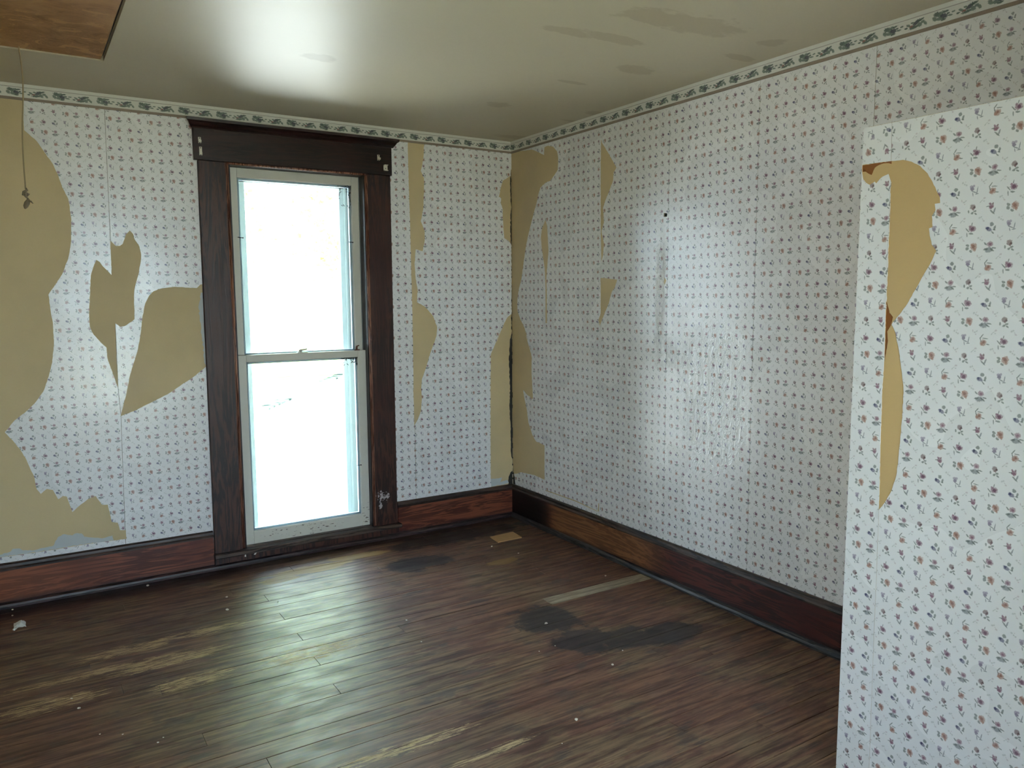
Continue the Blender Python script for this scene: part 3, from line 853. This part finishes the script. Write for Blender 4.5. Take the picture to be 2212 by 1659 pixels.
# ------------------------------------------------------------------ window
WIN = empty('window_1', ((WX0 + WX1) / 2, 0, 0)); struct(WIN, 'tall double-hung window in dark stained wooden casing with white sashes', 'window')
M_ = lambda n, g, m, p=WIN, **k: mesh_obj(n, *g, M[m], p, **k)
YC = -.004
# side casings, tapered a hair as the house has settled
for x0, x1, x0b, x1b in ((-1.966, -1.817, -1.976, -1.824), (-1.030, -.876, -1.030, -.878)):
    g = box(x0, x1, -.028, YC, .088, 2.222, .003)
    vv = [Vector((q.x + (x0b - x0 if abs(q.x - x0) < .01 else x1b - x1) * (1 - q.z / 2.22), q.y, q.z)) for q in g[0]]
    M_('casing', (vv, g[1]), 'casing')
head = M_('head_casing', box(-1.984, -.866, -.033, YC, 2.222, 2.392, .003), 'head')
crown = [(YC, 2.384), (-.036, 2.384), (-.040, 2.390), (-.048, 2.396), (-.060, 2.410), (-.074, 2.416), (-.076, 2.429), (YC, 2.429)]
V, F = prism(crown, -2.018, -.832, 'x')
V = [Vector((q.x + ((.076 + q.y) * .62 if q.x < -1.5 else -(.076 + q.y) * .62), q.y, q.z)) for q in V]   # returned, mitred ends
mesh_obj('crown_moulding', V, F, M['head'], head)
# beads on the inner edge of the casing
for x in (-1.8235, -1.8145, -1.0345, -1.0255): M_('stop_bead', tube([(x, -.024, .095), (x, -.024, 2.216)], .0055, 8), 'bead', smooth=True)
M_('stop_bead', tube([(-1.82, -.024, 2.218), (-1.03, -.024, 2.218)], .007, 8), 'bead', smooth=True)
M_('jamb', box(WX0 - .005, -1.802, -.02, .058, .09, 2.215), 'jamb')
M_('jamb', box(-1.043, WX1 + .005, -.02, .058, .09, 2.215), 'jamb')
M_('jamb', box(-1.802, -1.043, -.02, .058, 2.2125, 2.222), 'jamb')
M_('outer_jamb', box(WX0 - .003, -1.794, .058, .2, .09, 2.215), 'stormframe')
M_('outer_jamb', box(-1.044, WX1 + .003, .058, .2, .09, 2.215), 'stormframe')
M_('outer_jamb', box(-1.794, -1.044, .097, .2, 2.19, 2.22), 'stormframe')
M_('stool', join(box(-1.982, -.862, -.062, -.0, .066, .090, .004), box(-1.802, -1.042, -.01, .06, .066, .0935)), 'stool')
M_('apron', box(-1.978, -.868, -.030, YC, .0, .067, .002), 'casing')
M_('outer_sill', box(WX0, WX1, .058, .24, .02, .09), 'stormframe')


def sash(name, x0, x1, z0, z1, y0, y1, st, tr, br):
    g = join(box(x0, x0 + st, y0, y1, z0, z1, .002), box(x1 - st, x1, y0, y1, z0, z1, .002), box(x0 + st, x1 - st, y0, y1, z1 - tr, z1, .002), box(x0 + st, x1 - st, y0, y1, z0, z0 + br, .002))
    o = M_(name, g, 'sash')
    ym = (y0 + y1) / 2
    mesh_obj('pane', *box(x0 + st - .004, x1 - st + .004, ym - .0015, ym + .0015, z0 + br - .004, z1 - tr + .004), M['glass'], o)
    # glazing putty bevel outside the glass
    a0, a1, b0, b1 = x0 + st, x1 - st, z0 + br, z1 - tr; w_ = .012
    mesh_obj('putty', *join(box(a0, a0 + w_, ym + .002, y1, b0, b1), box(a1 - w_, a1, ym + .002, y1, b0, b1), box(a0, a1, ym + .002, y1, b1 - w_, b1), box(a0, a1, ym + .002, y1, b0, b0 + w_)), M['putty'], o)
    return o


up = sash('upper_sash', -1.793, -1.046, 1.138, 2.212, .060, .095, .044, .052, .038)
lo = sash('lower_sash', -1.800, -1.043, .0935, 1.181, .021, .057, .050, .040, .074)
# nails that hold the sashes
for px, py, o, y in ((519, 513, up, .058), (757, 523, up, .058), (775, 1004, lo, .019)):
    q = hit(px, py, 1, y)
    mesh_obj('nail', *tube([(q.x - .016, y - .012, q.z), (q.x + .012, y - .004, q.z - .002), (q.x + .014, y - .003, q.z - .002)], [.0022, .0022, .0048], 6), M['steel'], o)
# sash lock and rusty catch on the meeting rail
q = hit(653, 757, 1, .04)
mesh_obj('sash_lock', *join(box(q.x - .030, q.x + .030, .028, .052, 1.181, 1.185, .001), tube([(q.x - .012, .04, 1.184), (q.x - .012, .04, 1.199)], [.012, .009], 10), tube([(q.x - .014, .04, 1.196), (q.x + .016, .034, 1.199), (q.x + .026, .03, 1.203)], [.006, .005, .004], 8)), M['lock'], lo)
q = hit(772, 748, 1, .045)
mesh_obj('catch', *join(box(q.x - .018, q.x + .012, .036, .052, 1.181, 1.186), tube([(q.x - .006, .044, 1.184), (q.x - .004, .042, 1.206), (q.x + .010, .04, 1.210)], [.006, .005, .003], 7)), M['rust'], lo)
# storm window outside
sx0, sx1, sz0, sz1 = -1.794, -1.044, .09, 2.19
storm = M_('storm_frame', join(box(sx0, sx0 + .100, .130, .150, sz0, sz1, .002), box(sx1 - .100, sx1, .130, .150, sz0, sz1, .002), box(sx0, sx1, .130, .150, sz1 - .045, sz1, .002), box(sx0, sx1, .130, .150, sz0, sz0 + .06, .002),
                           box(sx0 + .012, sx0 + .030, .112, .130, sz0, sz1), box(sx1 - .030, sx1 - .012, .112, .130, sz0, sz1), box(sx0 + .058, sx0 + .070, .122, .131, sz0, sz1), box(sx1 - .070, sx1 - .058, .122, .131, sz0, sz1)), 'stormframe')

# same window in the wall behind the camera
def copy_tree(o, parent=None):
    c = o.copy(); COL.objects.link(c); c.parent = parent
    for ch in list(o.children): copy_tree(ch, c)
    return c


for nm, loc, rz, lb in (('window_2', (W2C, YF, 0), math.pi, 'wide double-hung window in the plastered wall beside the stairwell enclosure'),):
    w2 = copy_tree(WIN); w2.name = nm
    w2.location = loc; w2.rotation_euler = (0, 0, rz); w2.scale = (W2S, 1, 1)
    struct(w2, lb, 'window')

# ------------------------------------------------------------------ things
# curtain brackets screwed to the head casing
def bracket(px0, py0, px1, py1, depth, label, wide=False):
    a = hit(px0, py0, 1, -.036); b = hit(px1, py1, 1, -.036)
    x0, x1, z0, z1 = min(a.x, b.x), max(a.x, b.x), min(a.z, b.z), max(a.z, b.z)
    e = empty('curtain_bracket', ((x0 + x1) / 2, -.033, z0))
    mesh_obj('plate', *box(x0, x1, -.0355, -.033, z0, z1, .0008), M['bracket'], e)
    if wide:
        mesh_obj('flange', *box(x0, x1, -.048, -.0352, z1 - .004, z1), M['bracket'], e)
        mesh_obj('flange', *box(x0, x1, -.048, -.0352, z0, z0 + .004), M['bracket'], e)
    else:
        mesh_obj('hook', *join(box(x0, x1, -.033 - depth, -.0355, z0 + .004, z0 + .007), box(x0, x1, -.036 - depth, -.033 - depth, z0 + .004, z0 + .016)), M['bracket'], e)
    xc = (x0 + x1) / 2
    for zz in ((z0 + z1) / 2 - .004,) if wide else (z0 + .002, z1 - .006):
        mesh_obj('screw', *tube([(xc, -.0354, zz), (xc, -.0368, zz)], .0028, 8), M['steel'], e)
    thing(e, label, 'bracket', 'curtain brackets on the window head')


bracket(427.8, 295.5, 434.5, 309.5, .012, 'short narrow white curtain bracket above a longer one on the window head')
bracket(430.0, 316.5, 437.0, 335.5, .004, 'long narrow white curtain bracket below a shorter one on the window head')
bracket(815, 334, 820.5, 347, .014, 'small grey-white curtain bracket with a hook, above the wide bracket on the window head')
bracket(828.5, 355.5, 837.5, 369.5, .01, 'wide white curtain bracket with one dark screw on the window head', True)

# attic hatch and its pull cord
hat = empty('attic_hatch', ((hx0 + hx1) / 2, (hy0 + hy1) / 2, HC + .008)); thing(hat, 'brown plywood attic hatch panel set in the ceiling opening', 'hatch')
mesh_obj('panel', *box(hx0 - .01, hx1 - .010, hy0 - .01, hy1 + .01, HC + .006, HC + .022, .001), M['hatch'], hat)
mesh_obj('frame', *join(box(hx0 - .03, hx0, hy0, hy1, HC + .022, HC + .1), box(hx1, hx1 + .03, hy0, hy1, HC + .022, HC + .1)), M['jamb'], hat)
mesh_obj('edge_gap_liner', *box(hx1 - .012, hx1 + .004, hy0, hy1, HC + .0225, HC + .03), M['jamb'], hat)
q = hit(40, 100, 2, HC + .006); cx, cy = q.x, q.y
pc = empty('pull_cord', (cx, cy, 1.86)); thing(pc, 'thin tan pull cord with knots hanging from the attic hatch', 'cord')
pts = []
for i in range(15):
    t = i / 14; z = HC + .008 - t * .565
    pts.append((cx - .012 * t + .012 * math.sin(t * 5.5) * (1 - t), cy - .004 * math.sin(t * 7), z))
mesh_obj('cord', *tube(pts, .0028, 7), M['cord'], pc, smooth=True)
ex, ey, ez = pts[-1]
k = [(ex + .002, ey, ez + .004), (ex + .005, ey - .003, ez - .004), (ex - .008, ey - .006, ez - .014), (ex - .010, ey, ez - .022), (ex + .004, ey + .006, ez - .026), (ex + .009, ey, ez - .020), (ex + .002, ey - .007, ez - .014), (ex - .002, ey, ez - .030), (ex + .008, ey + .003, ez - .040)]
mesh_obj('knot', *tube(k, [.003, .0045, .0055, .0055, .005, .005, .0045, .004, .003], 7), M['pull'], pc, smooth=True)
b0 = Vector((ex + .006, ey, ez - .038))
k = [b0, b0 + Vector((.001, 0, -.006)), b0 + Vector((-.004, 0, -.018)), b0 + Vector((-.010, 0, -.032)), b0 + Vector((-.013, 0, -.042))]
mesh_obj('tassel', *join(tube(k, [.003, .007, .0105, .009, .003], 9), tube([b0 + Vector((0, -.004, -.010)), b0 + Vector((.010, -.006, -.012)), b0 + Vector((.017, -.004, -.020))], [.004, .0035, .0015], 6)), M['pull'], pc, smooth=True)

# tan card near the corner
cq = [hit(1040 + x / 9.217, 1020 + y / 9.217, 2, 0.004) for x, y in ((175, 1295), (330, 1395), (805, 1297), (625, 1195))]
M['card'] = plain('tan_fibreboard', srgb(190, 150, 100), .75, .12, 30)
M['cardedge'] = plain('card_edge', srgb(178, 142, 96), .8)
zc = [.0, .0, .0, .0]
V = [(p.x, p.y, .0008) for p in cq] + [(p.x, p.y, z) for p, z in zip(cq, (.0075, .0062, .0065, .008))]
cardo = mesh_obj('fibreboard_scrap', V, [[4, 5, 6, 7], [3, 2, 1, 0], [0, 1, 5, 4], [1, 2, 6, 5], [2, 3, 7, 6], [3, 0, 4, 7]], M['card'])
bmx = bmesh.new(); bmx.from_mesh(cardo.data); bmesh.ops.recalc_face_normals(bmx, faces=bmx.faces[:]); bmesh.ops.bevel(bmx, geom=bmx.edges[:], offset=.0008, segments=1, affect='EDGES'); bmx.to_mesh(cardo.data); bmx.free()
thing(cardo, 'flat tan rectangle of fibreboard lying on the floor near the room corner', 'board')

# crumpled white scrap by the baseboard
M['scrap'] = plain('white_scrap', srgb(214, 216, 212), .5, .1, 40)
sc = empty('paper_scrap', hit(38, 1354, 2, 0)); thing(sc, 'small crumpled white plastic scrap on the floor below the red-brown baseboard', 'scrap')
rs = random.Random(11); V, F = [], []
n = 7
for i in range(n):
    for j in range(n):
        u_, v_ = i / (n - 1), j / (n - 1)
        px = 30 + 25 * u_ + 1.5 * v_; py = 1350 - 6 * u_ + 11 * v_
        p = hit(px, py, 2, 0); e_ = min(u_, 1 - u_, v_, 1 - v_)
        V.append((p.x + rs.uniform(-.002, .002), p.y + rs.uniform(-.003, .003), .002 + .016 * min(1, e_ * 3.2) + rs.uniform(0, .006)))
for i in range(n - 1):
    for j in range(n - 1): F.append([i * n + j, (i + 1) * n + j, (i + 1) * n + j + 1, i * n + j + 1])
so = mesh_obj('sheet', V, F, M['scrap'], sc); md = so.modifiers.new('thickness', 'SOLIDIFY'); md.thickness = .0012
a, b = hit(35, 1357, 2, .004), hit(29.5, 1361, 2, .003)
mesh_obj('twist_tail', *tube([a, (a + b) / 2 + Vector((0, 0, .002)), b], [.005, .004, .006], 7), M['scrap'], sc, smooth=True)

# crumbs of plaster and paint scattered on the boards
M['crumb'] = plain('plaster_crumb', srgb(224, 218, 206), .7)
rc = random.Random(5)
crumbs = [(319, 1266, 5), (82, 1301, 5), (27, 1317, 3), (27, 1330, 3), (1062, 1181, 4), (878, 1340, 4), (1308, 1244, 4), (1180, 1347, 6), (1199, 1395, 3), (1165, 1407, 3), (1323, 1436, 6), (1000, 1130, 4), (1169, 1141, 5),
          (155, 1509, 4), (491, 1318, 6), (600, 1300, 3), (216, 1586, 3), (341, 1604, 4), (910, 1386, 3), (1245, 1556, 7), (1214, 1606, 3), (490, 1290, 5), (1090, 1162, 4), (1345, 1405, 3), (1120, 1195, 3), (170, 1530, 5), (353, 1593, 3), (265, 1586, 3)]
for px, py, s in crumbs:
    p = hit(px, py, 2, .001); dpt = (p - CAM).length; r_ = s * .5 * dpt / FPX
    bm = bmesh.new(); bmesh.ops.create_icosphere(bm, subdivisions=1, radius=r_)
    for v_ in bm.verts: v_.co = Vector((v_.co.x * rc.uniform(.8, 1.5), v_.co.y * rc.uniform(.8, 1.2), v_.co.z * rc.uniform(.5, .8))) * rc.uniform(.8, 1.15)
    mn = min(v_.co.z for v_ in bm.verts)
    me = bpy.data.meshes.new('plaster_crumb'); bm.to_mesh(me); bm.free(); me.materials.append(M['crumb'])
    o = bpy.data.objects.new('plaster_crumb', me); COL.objects.link(o); o.location = (p.x, p.y, -mn - .0008)
    lb = {(1180, 1347): 'oval white crumb lying on the black floor stain', (1062, 1181): 'white crumb close beside the tan fibreboard rectangle'}.get((px, py))
    if (px, py) in ((319, 1266), (82, 1301)): lb = 'white crumb at the foot of the red-brown baseboard'
    thing(o, lb or 'tiny white crumb of plaster out on the open floorboards', 'crumb', 'plaster crumbs on the floor')
# paint chips lying on the window stool edge / apron
for px, py, lx, lab_ in ((552.5, 1194, .022, 'long white paint chip stuck to the board below the window'), (530, 1199, .008, 'round white paint chip stuck to the board below the window')):
    p = hit(px, py, 1, -.032)
    o = mesh_obj('paint_chip', [(p.x - lx / 2, -.0295, p.z - .009), (p.x - lx / 2 + .008, -.0297, p.z - .011), (p.x + lx / 2, -.0297, p.z + .006), (p.x + lx / 2 - .006, -.0295, p.z + .010),
                                (p.x - lx / 2, -.0325, p.z - .009), (p.x - lx / 2 + .008, -.0332, p.z - .011), (p.x + lx / 2, -.0335, p.z + .006), (p.x + lx / 2 - .006, -.0325, p.z + .010)],
                 [[0, 1, 2, 3], [7, 6, 5, 4], [0, 4, 5, 1], [1, 5, 6, 2], [2, 6, 7, 3], [3, 7, 4, 0]], M['crumb'])
    thing(o, lab_, 'paint chip')

# cobwebs with debris in the window corners
def cobweb(name, x, z, y, w_, h_, n, seed, label):
    r2 = random.Random(seed); G = []
    for i in range(n):
        a = Vector((x - r2.random() ** 2 * w_, y + r2.uniform(-.004, .004), z - r2.random() ** 2 * h_))
        L = r2.uniform(.008, .024); an = r2.uniform(0, 6.28)
        d = Vector((math.cos(an) * L, r2.uniform(-.004, .004), math.sin(an) * L))
        b = a + d
        b.x = min(b.x, x); b.z = min(b.z, z); 
        G.append(tube([a, (a + b) / 2 + Vector((0, 0, r2.uniform(-.003, .003))), b], [.0009, .0022, .0008], 5))
    for i in range(10):
        t = i / 9
        G.append(tube([(x - w_ * (1 - t), y, z), (x - w_ * (1 - t) * .45, y + .003, z - h_ * t * .45), (x, y, z - h_ * t)], .0004, 4))
    o = mesh_obj(name, *join(*G), M['web']); thing(o, label, 'cobweb')


cobweb('cobweb', -1.092, 2.158, .070, .085, .13, 30, 2, 'cobweb with dry bits in the top corner of the upper sash')
cobweb('cobweb', -1.095, 1.139, .031, .10, .045, 40, 4, 'dense dark cobweb under the meeting rail of the lower sash')

# ------------------------------------------------------------------ outside
GZ = -3.0
def ground_mat(name, a, b, sc):
    t = NT(name); n = t.noise(t.pos(), sc, 5, .7); return t.done(t.mix(n, a, b), .9, spec=0.0)


M['pave'] = ground_mat('pale_pavement', (.19, .20, .205), (.25, .26, .265), .8)
M['verge'] = ground_mat('verge_green', (.11, .18, .05), (.2, .28, .09), .7)
M['lawn'] = ground_mat('lawn_green', (.13, .137, .115), (.19, .195, .165), .7)
A0, B0 = Vector((4.99, 27.1)), Vector((13.1, 39.7)); dv = (B0 - A0).normalized()
nv = Vector((-dv.y, dv.x))


def slab(name, pts, z, mat, label, cat):
    n = len(pts); V = [(p[0], p[1], z - .3) for p in pts] + [(p[0], p[1], z) for p in pts]
    F = [list(range(n, 2 * n)), list(range(n))[::-1]] + [[i, (i + 1) % n, n + (i + 1) % n, n + i] for i in range(n)]
    struct(mesh_obj(name, V, F, M[mat]), label, cat)


slab('ground', [(-90, -90), (90, -90), (90, 120), (-90, 120)], GZ, 'lawn', 'dry gravelly ground around the house', 'ground')
slab('ground_pavement', [(-80, .6), (85, .6), (85, 110), (-80, 110)], GZ + .06, 'pave', 'bright pale paving outside below the window', 'paving')
M['edging'] = ground_mat('dark_edging', (.009, .020, .017), (.034, .040, .038), 2.2)
Q = [A0 - dv * 14 - nv * .55, A0 + dv * 60 - nv * .55, A0 + dv * 60, A0 - dv * 14]
slab('ground_edging', [(p.x, p.y) for p in Q], GZ + .13, 'edging', 'thin dark edging line between the paving and the grass verge outside', 'edging')
Q = [A0 - dv * 8, A0 + dv * 60, A0 + dv * 60 + nv * 26, A0 - dv * 8 + nv * 26]
slab('ground_verge', [(p.x, p.y) for p in Q], GZ + .14, 'verge', 'sunlit grass verge beyond the paving outside', 'lawn')


def leaf_mat():
    t = NT('sunlit_leaves'); c = t.mix(t.noise(t.pos(), 3, 2), (.30, .44, .11), (.46, .58, .16))
    t.n.remove(t.bsdf)
    d = t.new('ShaderNodeBsdfDiffuse'); tl = t.new('ShaderNodeBsdfTranslucent'); mx = t.new('ShaderNodeMixShader'); mx.inputs[0].default_value = .45
    t.put(d.inputs[0], c); t.put(tl.inputs[0], c)
    t.l.new(d.outputs[0], mx.inputs[1]); t.l.new(tl.outputs[0], mx.inputs[2]); t.l.new(mx.outputs[0], t.n['Material Output'].inputs[0])
    return t.mat


M['leaf'] = leaf_mat(); M['bark'] = plain('bark', (.16, .11, .07), .9)


def tree(x, y, h, cr, n, seed, label):
    r2 = random.Random(seed); e = empty('leafy_tree', (x, y, GZ)); thing(e, label, 'tree', 'trees beyond the window')
    mesh_obj('trunk', *tube([(x, y, GZ), (x + .1, y, GZ + h * .3), (x - .1, y + .1, GZ + h * .6), (x, y, GZ + h * .85)], [.34, .26, .18, .05], 8), M['bark'], e, smooth=True)
    V, F = [], []
    cz = GZ + h - cr * 1.1
    for i in range(n):
        d = Vector((r2.gauss(0, 1), r2.gauss(0, 1), r2.gauss(0, 1))).normalized() * cr * (r2.random() ** .4)
        lump = 1 + .18 * math.sin(d.x * 2.1 + seed) * math.sin(d.y * 1.9) * math.sin(d.z * 2.3)
        c = Vector((x, y, cz)) + Vector((d.x, d.y, d.z * 1.1)) * lump
        a = Vector((r2.gauss(0, 1), r2.gauss(0, 1), r2.gauss(0, .6))).normalized(); b = a.orthogonal().normalized()
        s = r2.uniform(.16, .3); o = len(V)
        V += [c - a * s, c + b * s * .55, c + a * s, c - b * s * .55]; F.append([o, o + 1, o + 2, o + 3])
    mesh_obj('crown', V, F, M['leaf'], e)


for i, (x, y, h, cr) in enumerate(((6.9, 17, 17, 5.4), (20.5, 25, 15, 4.8), (4.2, 33, 16, 5.0), (14.5, 38, 15, 4.8))):
    tree(x, y, h, cr, 3200, i + 1, 'broad leafy green tree in sunlight outside the window')
